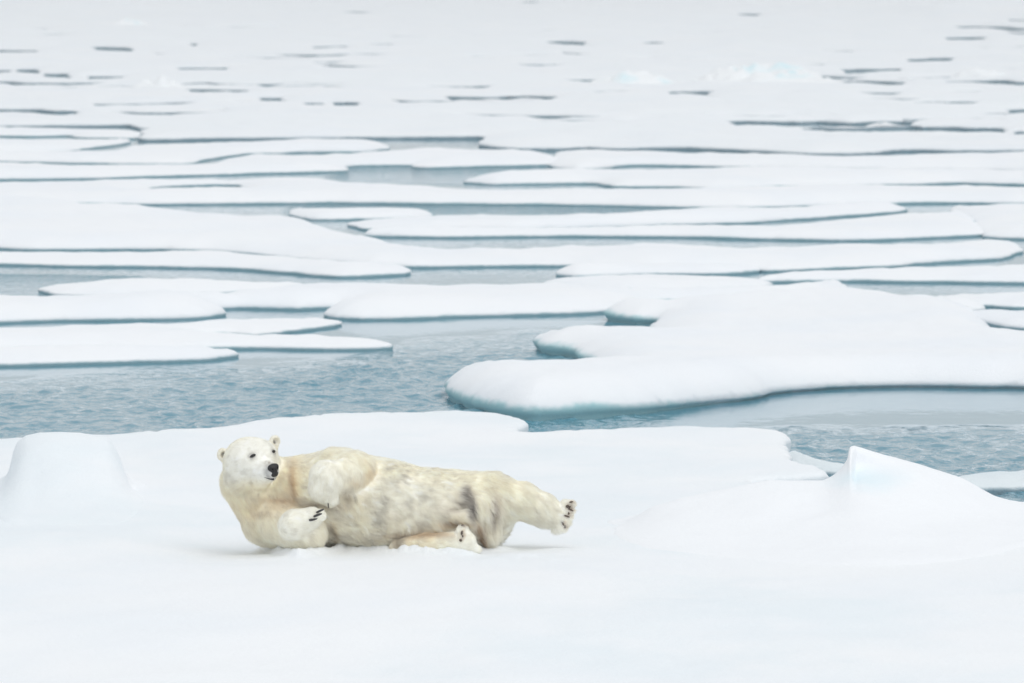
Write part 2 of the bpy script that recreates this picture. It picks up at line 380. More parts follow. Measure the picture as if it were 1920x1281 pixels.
def crest_mesh(name, sil, D0, front, back, mat, wd=.45, pw=3.2, extra=None, nu=170, nv=70, soft=26, sink=.03):
    """a hummock: its crest follows the traced skyline at distance D0(px), and it melts into the snow before and behind"""
    sx = np.array([s[0] for s in sil], float); sy = np.array([s[1] for s in sil], float)
    U = np.linspace(sx[0], sx[-1], nu); D = np.array([D0(u) for u in U])
    C = np.array([aty(u, yy, d) for u, yy, d in zip(U, np.interp(U, sx, sy), D)])
    base = snow_z(C[:, 0], D); hc = np.maximum(0, C[:, 2] - base); qq = (U - U[0]) / (U[-1] - U[0]); hc = hc * sstep(0, .10, qq) * sstep(1, .90, qq)
    def blur(v, sg):
        kx = np.arange(-int(3 * sg) - 1, int(3 * sg) + 2); g = np.exp(-.5 * (kx / sg) ** 2); g /= g.sum()
        return np.convolve(np.pad(v, len(kx) // 2, mode='edge'), g, 'valid')
    du = U[1] - U[0]; h0 = blur(hc, 1.2 / du); h1 = blur(hc, soft / du); h2 = blur(hc, soft * 2.0 / du)
    T = np.linspace(-1, 1, nv)[None, :]; a = np.abs(T)
    fr = np.array([front(u) for u in U])[:, None]; bk = np.array([back(u) for u in U])[:, None]
    Y = np.where(T < 0, D[:, None] + a ** 1.3 * bk, D[:, None] - a ** 1.25 * fr)
    S = np.where(T < 0, (1 - a ** 1.6) ** 1.5, (1 / (1 + (a / wd) ** pw) - 1 / (1 + (1 / wd) ** pw)) / (1 - 1 / (1 + (1 / wd) ** pw)))
    k1 = sstep(.01, .20, a); k2 = sstep(.15, .6, a)
    Hh = h0[:, None] * (1 - k1) + k1 * (h1[:, None] * (1 - k2) + h2[:, None] * k2)
    X = C[:, 0][:, None] * Y / D[:, None]
    Z = snow_z(X, Y) + Hh * S
    V = np.stack([X, Y, Z, np.broadcast_to(U[:, None], X.shape), np.broadcast_to(T, X.shape), np.broadcast_to(hc[:, None], X.shape)], -1).reshape(-1, 6).copy()
    if extra is not None: V = extra(V)
    t = V[:, 4]; q = (V[:, 3] - U[0]) / (U[-1] - U[0]); edge = np.maximum(np.abs(t), np.maximum(sstep(.04, 0, q), sstep(.96, 1, q)))
    V[:, 2] += (.030 * fbm(V[:, 0] * 1.6, V[:, 1] * 1.6, V[:, 2] * 1.6, 78, 2) + .005 * fbm(V[:, 0] * 5, V[:, 1] * 5, V[:, 2] * 5, 77, 3)) * sstep(.0, .1, V[:, 5]) * (np.broadcast_to(S, X.shape).ravel() ** .5) * (1 + .0 * edge) - sink * sstep(.84, 1, edge) - .03 * sstep(.010, .0, (Hh * S).ravel())
    i = np.arange(nu * nv).reshape(nu, nv)
    Q = np.stack([i[:-1, :-1], i[:-1, 1:], i[1:, 1:], i[1:, :-1]], -1).reshape(-1, 4)
    return quads_fast(name, V[:, :3], Q[:, ::-1], mat)
ridge_sil = [(1130, 1000), (1180, 968), (1230, 950), (1280, 934), (1350, 921), (1440, 903), (1500, 900), (1545, 897), (1562, 889), (1575, 878), (1584, 866), (1590, 857), (1590.5, 842),
             (1594, 836), (1602, 834), (1620, 838), (1650, 847), (1700, 863), (1760, 882), (1800, 896), (1835, 915), (1865, 931), (1890, 938), (1920, 943), (1990, 951), (2060, 958), (2140, 965)]
def ridge_extra(V):
    px, py = topx(V[:, :3]); u, t, hc = V[:, 3], V[:, 4], V[:, 5]
    # scoop under the tooth: blue hollow facing the camera
    s = sstep(1594, 1609, u) * np.exp(-(np.maximum(0, u - 1612) / 62) ** 2) * np.exp(-((t - .15) / .085) ** 2)
    V[:, 1] += .22 * s; V[:, 2] -= .06 * s
    s2 = np.exp(-((u - 1700) / 90) ** 2) * np.exp(-((t - .45) / .2) ** 2); V[:, 2] -= .03 * s2
    c = np.exp(-((u - 1590) / 16) ** 2) * np.exp(-((t - .93) / .02) ** 2); V[:, 2] -= .06 * c
    return V
def M_ridge():
    k = NT('ridge_snow_blue_hollow_shade'); g = k.add('ShaderNodeNewGeometry')
    n = k.noise(1.6, 3, g.outputs['Position']); n2 = k.noise(7, 3, g.outputs['Position'])
    vm = k.add('ShaderNodeVectorMath', operation='DISTANCE'); mpp = k.add('ShaderNodeMapping'); k.link(g.outputs['Position'], mpp.inputs[0])
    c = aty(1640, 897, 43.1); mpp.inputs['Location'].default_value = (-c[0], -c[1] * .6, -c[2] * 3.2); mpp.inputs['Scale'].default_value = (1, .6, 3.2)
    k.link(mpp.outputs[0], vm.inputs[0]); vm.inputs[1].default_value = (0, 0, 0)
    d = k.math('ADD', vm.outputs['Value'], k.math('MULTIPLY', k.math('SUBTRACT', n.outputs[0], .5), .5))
    k.link(k.mix(k.ramp(d, .02, .46), (.70, .85, .91), (.875, .89, .915)), k.p.inputs['Base Color'])  # blue shading of the hollow is mixed into the snow colour
    k.p.inputs['Roughness'].default_value = .7; k.p.inputs['Specular IOR Level'].default_value = .25
    b = k.add('ShaderNodeBump'); b.inputs['Distance'].default_value = .012; b.inputs['Strength'].default_value = .5
    nf = k.noise(22, 5, g.outputs['Position'], .6); k.link(nf.outputs[0], b.inputs['Height']); k.link(b.outputs[0], k.p.inputs['Normal'])
    return k.m
rd = crest_mesh('ice_hummock', ridge_sil, lambda u: 43.2 + .0005 * (u - 1600), lambda u: 3.6 * (.6 + .4 * math.exp(-((u - 1650) / 350) ** 2)), lambda u: .9, M_ridge(), wd=.36, pw=2.0, soft=22, extra=ridge_extra, nu=640, nv=130)
tag(rd, 'large snow covered ice hummock with a sharp leaning tip and pale blue hollow', 'ice hummock')
lump_sil = [(-90, 930), (-20, 925), (2, 915), (13, 897), (19, 870), (25, 845), (32, 829), (48, 816), (75, 809), (112, 808.5), (150, 811), (185, 817), (203, 823), (216, 840), (226, 860), (233, 882), (239, 903), (248, 918), (262, 925), (330, 935)]
def lump_extra(V):
    u, t = V[:, 3], V[:, 4]
    V[:, 2] += .03 * np.exp(-((u - 30) / 40) ** 2) * np.exp(-((t - .6) / .2) ** 2) - .02 * np.exp(-((u - 60) / 30) ** 2) * np.exp(-((t - .5) / .3) ** 2)
    return V
lp = crest_mesh('ice_hummock', lump_sil, lambda u: 45.5, lambda u: 3.0, lambda u: .9, M_GROUND, wd=.42, pw=3.0, soft=11, extra=lump_extra, nu=260, nv=110)
tag(lp, 'rounded block shaped ice hummock with a flat top left of the bear', 'ice hummock')


# ---------------- polar bear ----------------
PXM = 259.0
D0B = 41.30
def BP(px, py, d): return aty(px, py, D0B + d)        # d: metres behind (+) or before (-) the body axis
class Prim:
    def __init__(s, a, b, ra, rb, k, col, flow, L, tagn='', sc=None):
        s.a, s.b = np.array(a, float), np.array(b, float); s.ra, s.rb, s.k = ra, rb, k
        s.col = np.array(col); s.flow = np.array(flow, float); s.flow /= np.linalg.norm(s.flow) + 1e-9; s.L = L; s.t = tagn
        s.lo = np.minimum(s.a - ra, s.b - rb); s.hi = np.maximum(s.a + ra, s.b + rb)
    def d(s, P):
        ab = s.b - s.a; L2 = ab @ ab
        if L2 < 1e-9: return np.linalg.norm(P - s.a, axis=-1) - s.ra
        t = np.clip(((P - s.a) @ ab) / L2, 0, 1); ts = t
        return np.linalg.norm(P - (s.a + t[..., None] * ab), axis=-1) - (s.ra + (s.rb - s.ra) * ts)
CREAM = (.975, .955, .89); WHITE = (.972, .962, .92); YEL = (.962, .922, .815); BEL = (.985, .972, .925); FACE = (.972, .966, .935)
PR = []
def add(p0, r0, p1=None, r1=None, k=.05, col=CREAM, flow=None, L=.05, t='body'):
    a = BP(*p0); b = BP(*(p1 or p0)); r1 = r0 if r1 is None else r1
    f = np.array(flow, float) if flow is not None else (b - a if p1 else np.array([1, 0, -.3]))
    PR.append(Prim(a, b, r0 / PXM, r1 / PXM, k, col, f, L, t))
# trunk, lying on its side with the belly towards the camera
add((545, 950, .10), 70, (610, 935, .06), 82, .06, CREAM, (1, -.1, -.35), .045, 'chest')
add((610, 935, .06), 82, (720, 948, .03), 83, .06, BEL, (1, 0, -.30), .043, 'belly')
add((720, 948, .03), 83, (820, 962, .02), 77, .06, BEL, (1, 0, -.25), .043, 'belly')
add((820, 962, .02), 77, (895, 962, .04), 68, .06, BEL, (1, 0, -.25), .043, 'belly')
add((640, 905, .14), 62, (690, 916, .12), 57, .07, CREAM, (1, 0, .25), .05, 'back')
add((760, 945, .16), 66, (880, 950, .16), 64, .07, CREAM, (1, 0, .15), .05, 'back')
# neck
add((464, 902, .07), 48, (510, 958, .12), 62, .06, YEL, (.6, 0, -.8), .045, 'neck')
add((500, 900, .10), 44, (560, 925, .06), 62, .06, YEL, (.7, -.2, -.7), .045, 'neck')
add((520, 905, .18), 44, (600, 905, .16), 52, .05, CREAM, (1, 0, -.1), .045, 'neck')
add((500, 975, .05), 42, (560, 990, .02), 42, .05, CREAM, (.8, 0, -.5), .045, 'neck')
# upper foreleg, folded over the chest
add((625, 878, -.04), 38, (664, 886, -.14), 37, .045, CREAM, (.8, -.2, -.1), .04, 'upper_arm')
add((664, 886, -.14), 37, (648, 893, -.26), 31, .035, CREAM, (.2, -.3, -.8), .035, 'upper_arm')
add((648, 893, -.26), 29, (616, 898, -.34), 31, .022, WHITE, (-.4, 0, -.9), .03, 'forearm')
add((609, 892, -.33), 27, (607, 914, -.34), 27, .03, WHITE, (0, -.1, -1), .026, 'paw')
add((609, 914, -.34), 26, (620, 935, -.33), 14, .030, WHITE, (.1, -.1, -1), .022, 'paw')
# lower foreleg, elbow on the snow and paw resting upward
add((525, 975, -.08), 42, (572, 1000, -.26), 36, .035, CREAM, (.7, -.2, -.6), .035, 'upper_arm')
add((568, 999, -.26), 33, (581, 1001, -.30), 30, .025, CREAM, (.5, 0, -.8), .03, 'forearm')
add((546, 988, -.38), 24, (552, 985, -.40), 26, .016, WHITE, (.9, 0, .2), .026, 'paw')
add((552, 983, -.40), 27, (582, 972, -.43), 20, .014, WHITE, (.9, 0, .35), .024, 'paw')
add((582, 972, -.43), 17, (598, 967, -.42), 12, .012, WHITE, (.9, 0, .35), .016, 'paw')
# hip and the stretched hind leg
add((875, 948, -.02), 58, (920, 938, .0), 49, .05, CREAM, (.9, 0, -.4), .055, 'thigh')
add((922, 937, .0), 48, (975, 939, -.02), 34, .05, CREAM, (.95, 0, -.35), .055, 'leg')
add((975, 939, -.02), 34, (1015, 954, -.03), 28, .03, CREAM, (.95, 0, -.4), .05, 'leg')
add((1015, 954, -.03), 28, (1046, 969, -.04), 22, .03, WHITE, (.95, 0, -.4), .045, 'leg')
add((906, 960, -.14), 36, (916, 996, -.14), 21, .045, CREAM, (.25, 0, -1), .06, 'thigh')
add((1049, 982, -.05), 15, (1060, 955, -.05), 15, .012, WHITE, (.2, 0, .8), .025, 'foot')
for q, (fx, fy, r) in enumerate(((1071, 946, 8.5), (1069, 958, 9), (1065, 970, 9), (1061, 981, 9), (1055, 990, 8.5))):
    add((fx - 12, fy + 1, -.05), r + 1, (fx, fy, -.09), r, .012, WHITE, (.8, -.3, -.2), .024, 'toe')
# the other hind leg, folded under
add((745, 1026, -.24), 14, (800, 1022, -.33), 20, .025, YEL, (1, 0, -.2), .03, 'shin')
add((800, 1022, -.33), 20, (850, 1018, -.38), 20, .025, CREAM, (1, 0, -.2), .03, 'shin')
add((850, 1020, -.38), 19, (872, 1017, -.40), 20, .015, WHITE, (.5, 0, .5), .025, 'foot')
add((867, 998, -.40), 12, (873, 1022, -.40), 15, .02, WHITE, (.5, -.3, .6), .026, 'foot')
add((865, 1001, -.41), 11, (868, 1020, -.42), 14, .02, WHITE, (.4, -.4, .5), .022, 'foot')
add((878, 1024, -.40), 12, (893, 1030, -.38), 8, .015, WHITE, (1, 0, -.1), .02, 'foot')
# skin fold between belly and thigh
add((815, 960, -.255), 8, (872, 970, -.29), 11, .03, CREAM, (1, 0, -.3), .035, 'fold')
add((872, 970, -.29), 11, (894, 990, -.24), 9, .03, CREAM, (.7, 0, -.7), .035, 'fold')
# head
S = BP(470, 869, -.04); NT_ = BP(514.5, 881.5, -.36)
hf = NT_ - S; hlen = np.linalg.norm(hf); hf /= hlen
lat = np.array([.85, .45, .245]); lat -= hf * (lat @ hf); lat /= np.linalg.norm(lat); hu = np.cross(lat, hf); hu *= np.sign(hu[2])
def H(l, f, u): return S + lat * l + hf * f + hu * u
def addh(p0, r0, p1=None, r1=None, k=.03, col=FACE, L=.014, flow=None, t='head'):
    a = H(*p0); b = H(*(p1 or p0))
    PR.append(Prim(a, b, r0, r0 if r1 is None else r1, k, col, -hf * .8 + (lat * np.sign(p0[0]) * .4 if p0[0] else 0) - hu * .25 if flow is None else flow, L, t))
addh((0, -.03, .015), .172, (0, .05, .02), .155)
addh((-.085, -.01, -.07), .125, k=.04, L=.03); addh((.080, .0, -.06), .130, k=.04, L=.03)
addh((.075, .02, .03), .125, k=.05, L=.018); addh((-.065, .0, .03), .125, k=.05, L=.018)
addh((0, .10, -.01), .118, (0, .235, -.018), .068, k=.04)
addh((0, .235, -.020), .066, (0, hlen - .045, -.012), .050, k=.03, L=.007, t='muzzle')
addh((0, .12, -.09), .075, (0, hlen - .075, -.060), .032, k=.022, L=.010, t='muzzle')
addh((-.06, .11, .052), .055, (.075, .10, .052), .062, k=.04, L=.010)
addh((-.02, -.02, -.14), .09, (.0, .10, -.13), .055, k=.05, col=CREAM, L=.03, t='ruff')
EARS = []
for (ex, ey, dd, sg) in ((417.5, 852, -.0, -1), (515.5, 827.5, .08, 1)):
    c = BP(ex, ey, dd); EARS.append((c, sg))
def ear_sdf(P):
    r = np.full(P.shape[:-1], 9.0)
    for c, sg in EARS:
        q = P - c; l = q @ lat; f = q @ hf; u = q @ hu
        lo = sg * l
        # a rounded cup: flattened ball with a hollow front, rooted into the skull
        e = (np.sqrt((lo / .040) ** 2 + (f / .024) ** 2 + (u / .042) ** 2) - 1) * .026
        base = np.linalg.norm(P - (c - lat * sg * .034 - hu * .036 - hf * .010), axis=-1) - .046
        h = np.clip(.5 + .5 * (base - e) / .02, 0, 1); e = base * (1 - h) + e * h - .02 * h * (1 - h)
        q2 = P - (c + hf * .022 + hu * .000); cut = (np.sqrt((q2 @ lat / .026) ** 2 + (q2 @ hf / .026) ** 2 + (q2 @ hu / .029) ** 2) - 1) * .026
        e = np.maximum(e, -cut); r = np.minimum(r, e)
    return r
def smin(a, b, k):
    h = np.clip(.5 + .5 * (b - a) / k, 0, 1); return b * (1 - h) + a * h - k * h * (1 - h)
def sdf(P, local=False):
    P = np.asarray(P, float); d = np.full(P.shape[:-1], 1.0)
    for p in PR: d = smin(d, p.d(P), p.k)
    return smin(d, ear_sdf(P), .012)
def grad(P, e=.004):
    g = np.stack([sdf(P + np.eye(3)[i] * e) - sdf(P - np.eye(3)[i] * e) for i in range(3)], -1)
    return g / (np.linalg.norm(g, axis=-1, keepdims=True) + 1e-9)
def hit(px, py):                                     # first point of the body under a photo pixel
    dx, dz = ray(px, py); dr = np.array([dx, 1, dz]); dr /= np.linalg.norm(dr); t = 40.2; o = np.array([0, 0, CAM_H])
    for _ in range(80):
        v = float(sdf((o + dr * t)[None])[0]); t += v * .8
        if v < .0004 or t > 43: break
    p = o + dr * t
    return p, grad(p[None])[0]
# --- grow the skin: surface nets over the field
vx = .0115
lo = np.min([p.lo for p in PR], 0) - .06; hi = np.max([p.hi for p in PR], 0) + .06; lo[2] = max(lo[2], Z0 - .12)
N3 = np.ceil((hi - lo) / vx).astype(int)
ax = [lo[i] + np.arange(N3[i]) * vx for i in range(3)]
G3 = np.stack(np.meshgrid(*ax, indexing='ij'), -1)
Fv = np.full(G3.shape[:3], 1.0)
for p in PR:                                          # each limb only touches the cells near it
    i0 = np.maximum(0, ((p.lo - .14 - lo) / vx).astype(int)); i1 = np.minimum(N3, ((p.hi + .14 - lo) / vx).astype(int) + 2)
    sl = tuple(slice(a_, b_) for a_, b_ in zip(i0, i1)); Fv[sl] = smin(Fv[sl], p.d(G3[sl]), p.k)
for c, sg in EARS:
    i0 = np.maximum(0, ((c - .13 - lo) / vx).astype(int)); i1 = np.minimum(N3, ((c + .13 - lo) / vx).astype(int) + 1)
    sl = tuple(slice(a_, b_) for a_, b_ in zip(i0, i1)); Fv[sl] = smin(Fv[sl], ear_sdf(G3[sl]), .012)
def surface_nets(F, lo, h):
    sgn = F < 0; nx, ny, nz = F.shape
    c = np.stack([sgn[i:nx - 1 + i, j:ny - 1 + j, k:nz - 1 + k] for i in (0, 1) for j in (0, 1) for k in (0, 1)], -1)
    act = c.any(-1) & ~c.all(-1); idx = np.argwhere(act); vid = np.full(act.shape, -1, np.int64); vid[tuple(idx.T)] = np.arange(len(idx))
    acc = np.zeros((len(idx), 3)); cnt = np.zeros(len(idx))
    cr = [(i, j, k) for i in (0, 1) for j in (0, 1) for k in (0, 1)]
    for a in cr:
        for d in range(3):
            if a[d]: continue
            b = list(a); b[d] = 1
            fa = F[tuple((idx + a).T)]; fb = F[tuple((idx + b).T)]; m = (fa < 0) != (fb < 0)
            t = np.where(m, fa / np.where(np.abs(fa - fb) < 1e-12, 1, fa - fb), 0); q = np.tile(np.array(a, float), (len(idx), 1)); q[:, d] += t
            acc[m] += q[m]; cnt[m] += 1
    V = lo + (idx + acc / cnt[:, None]) * h; Q = []
    for d in range(3):
        e1, e2 = [(1, 2), (2, 0), (0, 1)][d]
        s0 = [slice(None)] * 3; s1 = [slice(None)] * 3; s0[d] = slice(0, -1); s1[d] = slice(1, None)
        A = sgn[tuple(s0)]; Bb = sgn[tuple(s1)]; ch = np.argwhere(A != Bb)
        ok = (ch[:, e1] > 0) & (ch[:, e2] > 0) & (ch[:, e1] < F.shape[e1] - 1) & (ch[:, e2] < F.shape[e2] - 1); ch = ch[ok]
        u = np.zeros(3, int); u[e1] = 1; v = np.zeros(3, int); v[e2] = 1
        q = np.stack([vid[tuple((ch - u - v).T)], vid[tuple((ch - v).T)], vid[tuple(ch.T)], vid[tuple((ch - u).T)]], 1)
        fl = A[tuple(ch.T)]; q[~fl] = q[~fl][:, ::-1]; Q.append(q)
    return V, np.vstack(Q)
BV, BQ = surface_nets(Fv, lo, vx)
BN = grad(BV); sv = sdf(BV); BV = BV - BN * sv[:, None]
# loose folds and muscle unevenness
lump_n = .006 * fbm(BV[:, 0] * 7, BV[:, 1] * 7, BV[:, 2] * 7, 5, 2)
hd = np.linalg.norm(BV - H(0, .05, 0), axis=1); BV = BV + BN * (lump_n * sstep(.2, .3, hd))[:, None]
def weights(P, sf=.016):
    D = np.stack([p.d(P) for p in PR], -1); W = np.exp(-(D - D.min(-1, keepdims=True)) / sf); return W / W.sum(-1, keepdims=True)
# pigment: yellowed neck and folds, soiled grey belly, dark inner ears - with the shade of creases and gaps painted in
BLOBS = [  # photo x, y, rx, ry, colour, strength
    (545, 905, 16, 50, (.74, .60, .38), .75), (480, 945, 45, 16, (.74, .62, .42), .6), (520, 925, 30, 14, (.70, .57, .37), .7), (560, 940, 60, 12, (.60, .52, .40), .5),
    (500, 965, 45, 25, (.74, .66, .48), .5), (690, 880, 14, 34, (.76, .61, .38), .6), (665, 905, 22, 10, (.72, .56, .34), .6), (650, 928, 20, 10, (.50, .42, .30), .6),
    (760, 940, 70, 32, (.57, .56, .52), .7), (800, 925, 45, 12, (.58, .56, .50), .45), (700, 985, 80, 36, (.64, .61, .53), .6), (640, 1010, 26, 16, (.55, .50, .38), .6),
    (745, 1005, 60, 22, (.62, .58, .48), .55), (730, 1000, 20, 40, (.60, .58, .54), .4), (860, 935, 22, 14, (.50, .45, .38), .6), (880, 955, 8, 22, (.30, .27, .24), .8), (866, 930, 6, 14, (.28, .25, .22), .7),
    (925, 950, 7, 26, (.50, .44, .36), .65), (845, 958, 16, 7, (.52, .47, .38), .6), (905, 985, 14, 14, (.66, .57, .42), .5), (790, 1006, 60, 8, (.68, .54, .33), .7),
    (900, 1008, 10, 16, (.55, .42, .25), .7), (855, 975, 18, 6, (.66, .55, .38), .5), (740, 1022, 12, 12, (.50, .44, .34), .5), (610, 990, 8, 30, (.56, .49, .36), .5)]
PADS = [(1071, 942, 3.4, 1.2, -10), (1065, 949.4, 3.6, 2.4, -15), (1070, 956.3, 5.2, 1.3, 25), (1068.5, 951.5, 1.2, 2.8, 25), (1063, 968.3, 6.0, 1.3, 20), (1066.5, 962.5, 1.2, 2.2, 10),
        (1055.5, 981, 1.3, 4.4, -30), (1059, 988, 1.0, 3.2, 0), (867.5, 986.8, 3.2, 1.3, -30), (866, 999.5, 1.7, 3.6, 10), (864, 1013.5, 2.6, 2.0, 20), (867.5, 1006, 1.2, 1.6, 0)]
CREASE = [(760, 878, 60, 16, (.965, .94, .86), .9), (850, 892, 70, 18, (.965, .94, .86), .9), (930, 910, 40, 20, (.965, .94, .86), .8), (720, 1000, 60, 30, (.955, .93, .85), .5), (660, 960, 30, 40, (.95, .92, .83), .5), (880, 952, 6, 20, (.30, .26, .23), .75), (868, 926, 6, 13, (.36, .32, .28), .65), (858, 940, 12, 8, (.48, .44, .38), .5), (925, 955, 5, 22, (.46, .40, .34), .5),  # cream patches, yellowed folds, and painted shade in the creases and gaps
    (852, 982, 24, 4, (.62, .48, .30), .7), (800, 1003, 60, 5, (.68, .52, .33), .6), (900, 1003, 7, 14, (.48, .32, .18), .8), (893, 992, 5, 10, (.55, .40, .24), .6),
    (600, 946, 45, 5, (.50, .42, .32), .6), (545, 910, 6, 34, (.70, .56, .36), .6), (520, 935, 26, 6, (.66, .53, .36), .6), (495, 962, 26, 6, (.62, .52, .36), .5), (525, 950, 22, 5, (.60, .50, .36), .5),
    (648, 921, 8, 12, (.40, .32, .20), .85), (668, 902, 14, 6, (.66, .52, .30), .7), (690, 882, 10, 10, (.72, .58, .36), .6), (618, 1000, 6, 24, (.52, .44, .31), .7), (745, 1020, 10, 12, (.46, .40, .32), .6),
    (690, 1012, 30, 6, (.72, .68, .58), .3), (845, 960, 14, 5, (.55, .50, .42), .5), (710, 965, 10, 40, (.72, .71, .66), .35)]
def coat(P, W=None):
    W = weights(P, .034)
    C = W @ np.stack([p.col for p in PR]); px, py = topx(P)
    body = np.array([p.t in ('body', 'chest', 'belly', 'back', 'neck', 'thigh', 'leg', 'fold', 'shin') for p in PR], float); wb = (W @ body)
    arm = W @ np.array([p.t == 'upper_arm' for p in PR], float)
    head = W @ np.array([p.t in ('head', 'muzzle', 'ruff') for p in PR], float)
    jx = 5 * noise(P[:, 0] * 9, P[:, 1] * 9, P[:, 2] * 9, 61); jy = 5 * noise(P[:, 0] * 9, P[:, 1] * 9, P[:, 2] * 9, 62)
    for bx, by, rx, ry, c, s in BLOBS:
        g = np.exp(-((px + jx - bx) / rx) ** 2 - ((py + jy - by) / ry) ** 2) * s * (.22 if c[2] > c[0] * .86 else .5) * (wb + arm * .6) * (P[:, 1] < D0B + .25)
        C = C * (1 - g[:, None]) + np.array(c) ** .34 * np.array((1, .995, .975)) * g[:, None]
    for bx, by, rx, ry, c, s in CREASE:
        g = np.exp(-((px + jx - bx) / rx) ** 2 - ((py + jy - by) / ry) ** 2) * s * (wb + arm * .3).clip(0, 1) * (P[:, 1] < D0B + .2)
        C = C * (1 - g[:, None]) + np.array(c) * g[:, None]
    ft = W @ np.array([p.t in ('foot', 'toe') for p in PR], float)
    for x_, y_, rx_, ry_, tl_ in PADS:
        g = np.exp(-((px - x_) / (rx_ + 2)) ** 2 - ((py - y_) / (ry_ + 1.6)) ** 2) * .5 * ft; C = C * (1 - g[:, None]) + np.array((.52, .42, .32)) * g[:, None]
    n = fbm(P[:, 0] * 14, P[:, 1] * 14, P[:, 2] * 14, 63, 3); belly = W @ np.array([p.t == 'belly' for p in PR], float)
    C = C * (1 + (.04 + .05 * belly) * n)[:, None]
    q = P - S; l, f, u = q @ lat, q @ hf, q @ hu
    # greyish skin showing round the nose, lips and eyes
    g = head * sstep(hlen - .085, hlen - .02, f); C = C * (1 - .55 * g[:, None]) + np.array((.30, .29, .28)) * (.55 * g[:, None])
    g = head * np.maximum(sstep(-.03, -.15, u) * .6, sstep(.06, -.10, f) * .45); C = C * (1 - g[:, None]) + np.array(YEL) * g[:, None]
    g = head * np.exp(-((f - hlen + .07) / .03) ** 2 - ((u - .05) / .03) ** 2 - ((l - .005) / .04) ** 2) * (.45 + .5 * noise(P[:, 0] * 70, P[:, 1] * 70, P[:, 2] * 70, 9)).clip(0, 1); C = C * (1 - g[:, None]) + np.array((.45, .41, .34)) * g[:, None]
    for c, sg in EARS:
        e = P - (c + hf * .0 - hu * .004 - lat * sg * .006); g = np.exp(-((e @ lat) / .0145) ** 2 - ((e @ hu) / .018) ** 2 - ((e @ hf) / .03) ** 2) * .95
        g = g * (((P - c) @ hf) > -.012); C = C * (1 - g[:, None]) + np.array((.12, .11, .10)) * g[:, None]
        e = np.linalg.norm(P - c, axis=1); g = sstep(.075, .04, e) * .5 * (1 - g); C = C * (1 - g[:, None]) + np.array((.93, .90, .81)) * g[:, None]
    if EYES:
        for p_, n_ in EYES:
            g = np.exp(-(np.linalg.norm(P - p_, axis=1) / .026) ** 2) * .5; C = C * (1 - g[:, None]) + np.array((.42, .40, .37)) * g[:, None]
    return np.clip(C, 0, 1)
EYES = []
def M_coat(name, hair):
    k = NT(name); a = k.add('ShaderNodeAttribute'); a.attribute_name = 'coat_colour'
    k.link(a.outputs['Color'], k.p.inputs['Base Color']); k.p.inputs['Roughness'].default_value = .65 if hair else .9; k.p.inputs['Specular IOR Level'].default_value = .25 if hair else .05
    if hair:
        tr = k.add('ShaderNodeBsdfTranslucent'); k.link(a.outputs['Color'], tr.inputs[0]); m = k.add('ShaderNodeMixShader'); m.inputs[0].default_value = .65
        out = [n for n in k.n if n.type == 'OUTPUT_MATERIAL'][0]
        k.link(k.p.outputs[0], m.inputs[1]); k.link(tr.outputs[0], m.inputs[2]); k.link(m.outputs[0], out.inputs[0])
    return k.m
EYES += [hit(474, 855), hit(512.5, 847)]
bear = bpy.data.objects.new('polar_bear', None); COL.objects.link(bear)
bear.location = (float(BP(720, 1030, 0)[0]), D0B, Z0); bear.empty_display_size = .3
tag(bear, 'cream white polar bear lying on its side on the snow, head raised towards the camera', 'polar bear')
def bpart(o):
    o.parent = bear; o.matrix_parent_inverse = Matrix.Translation(-Vector(bear.location)); return o
body = bpart(quads_fast('body', BV, BQ, M_coat('bear_underfur', False)))
a_ = body.data.attributes.new('coat_colour', 'FLOAT_COLOR', 'POINT')
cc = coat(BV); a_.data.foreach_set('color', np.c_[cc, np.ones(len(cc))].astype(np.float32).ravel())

# --- coat of hair: combed strands gathered in tufts
def grow_fur(N):
    q = BQ; A, B_, C_, D_ = BV[q[:, 0]], BV[q[:, 1]], BV[q[:, 2]], BV[q[:, 3]]
    n = np.cross(C_ - A, D_ - B_); ar = np.linalg.norm(n, axis=1) / 2; nn = n / (2 * ar[:, None] + 1e-12)
    if (nn * BN[q[:, 0]]).sum(1).mean() < 0: nn = -nn
    den = np.where(nn[:, 1] > .35, .35, 1.0) * np.where(A[:, 2] < Z0 - .02, .0, 1)
    hd = np.linalg.norm(A - H(0, .08, 0), axis=1); den = den * np.where(hd < .25, 2.2, 1.0)
    i = RNG.choice(len(q), N, p=ar * den / (ar * den).sum()); u = RNG.random(N)[:, None]; v = RNG.random(N)[:, None]
    R = (A[i] * (1 - u) + B_[i] * u) * (1 - v) + (D_[i] * (1 - u) + C_[i] * u) * v
    def ni(a): return BN[q[i, a]]
    Nn = (ni(0) * (1 - u) + ni(1) * u) * (1 - v) + (ni(3) * (1 - u) + ni(2) * u) * v; Nn /= np.linalg.norm(Nn, axis=1, keepdims=True)
    return R, Nn
NF = 270000
R_, N_ = grow_fur(NF)
q_ = R_ - S; keep = ~((q_ @ hf > hlen - .020) & (np.linalg.norm(R_ - NT_, axis=1) < .10))
eyeP = EYES
for p, n in eyeP: keep &= np.linalg.norm(R_ - p, axis=1) > .014
R_, N_ = R_[keep], N_[keep]; NF = len(R_)
W_ = np.vstack([weights(R_[i:i + 20000]) for i in range(0, NF, 20000)])
flow = W_ @ np.stack([p.flow for p in PR]); Ls = W_ @ np.array([p.L for p in PR]); bel = W_ @ np.array([p.t == 'belly' for p in PR], float)
long_ = W_ @ np.array([p.t in ('belly', 'thigh', 'leg', 'chest', 'fold') for p in PR], float)
for c, sg in EARS:
    g = sstep(.075, .045, np.linalg.norm(R_ - c, axis=1)); Ls = Ls * (1 - g) + .013 * g
    flow = flow * (1 - g[:, None]) + (R_ - c) / (np.linalg.norm(R_ - c, axis=1, keepdims=True) + 1e-6) * g[:, None]
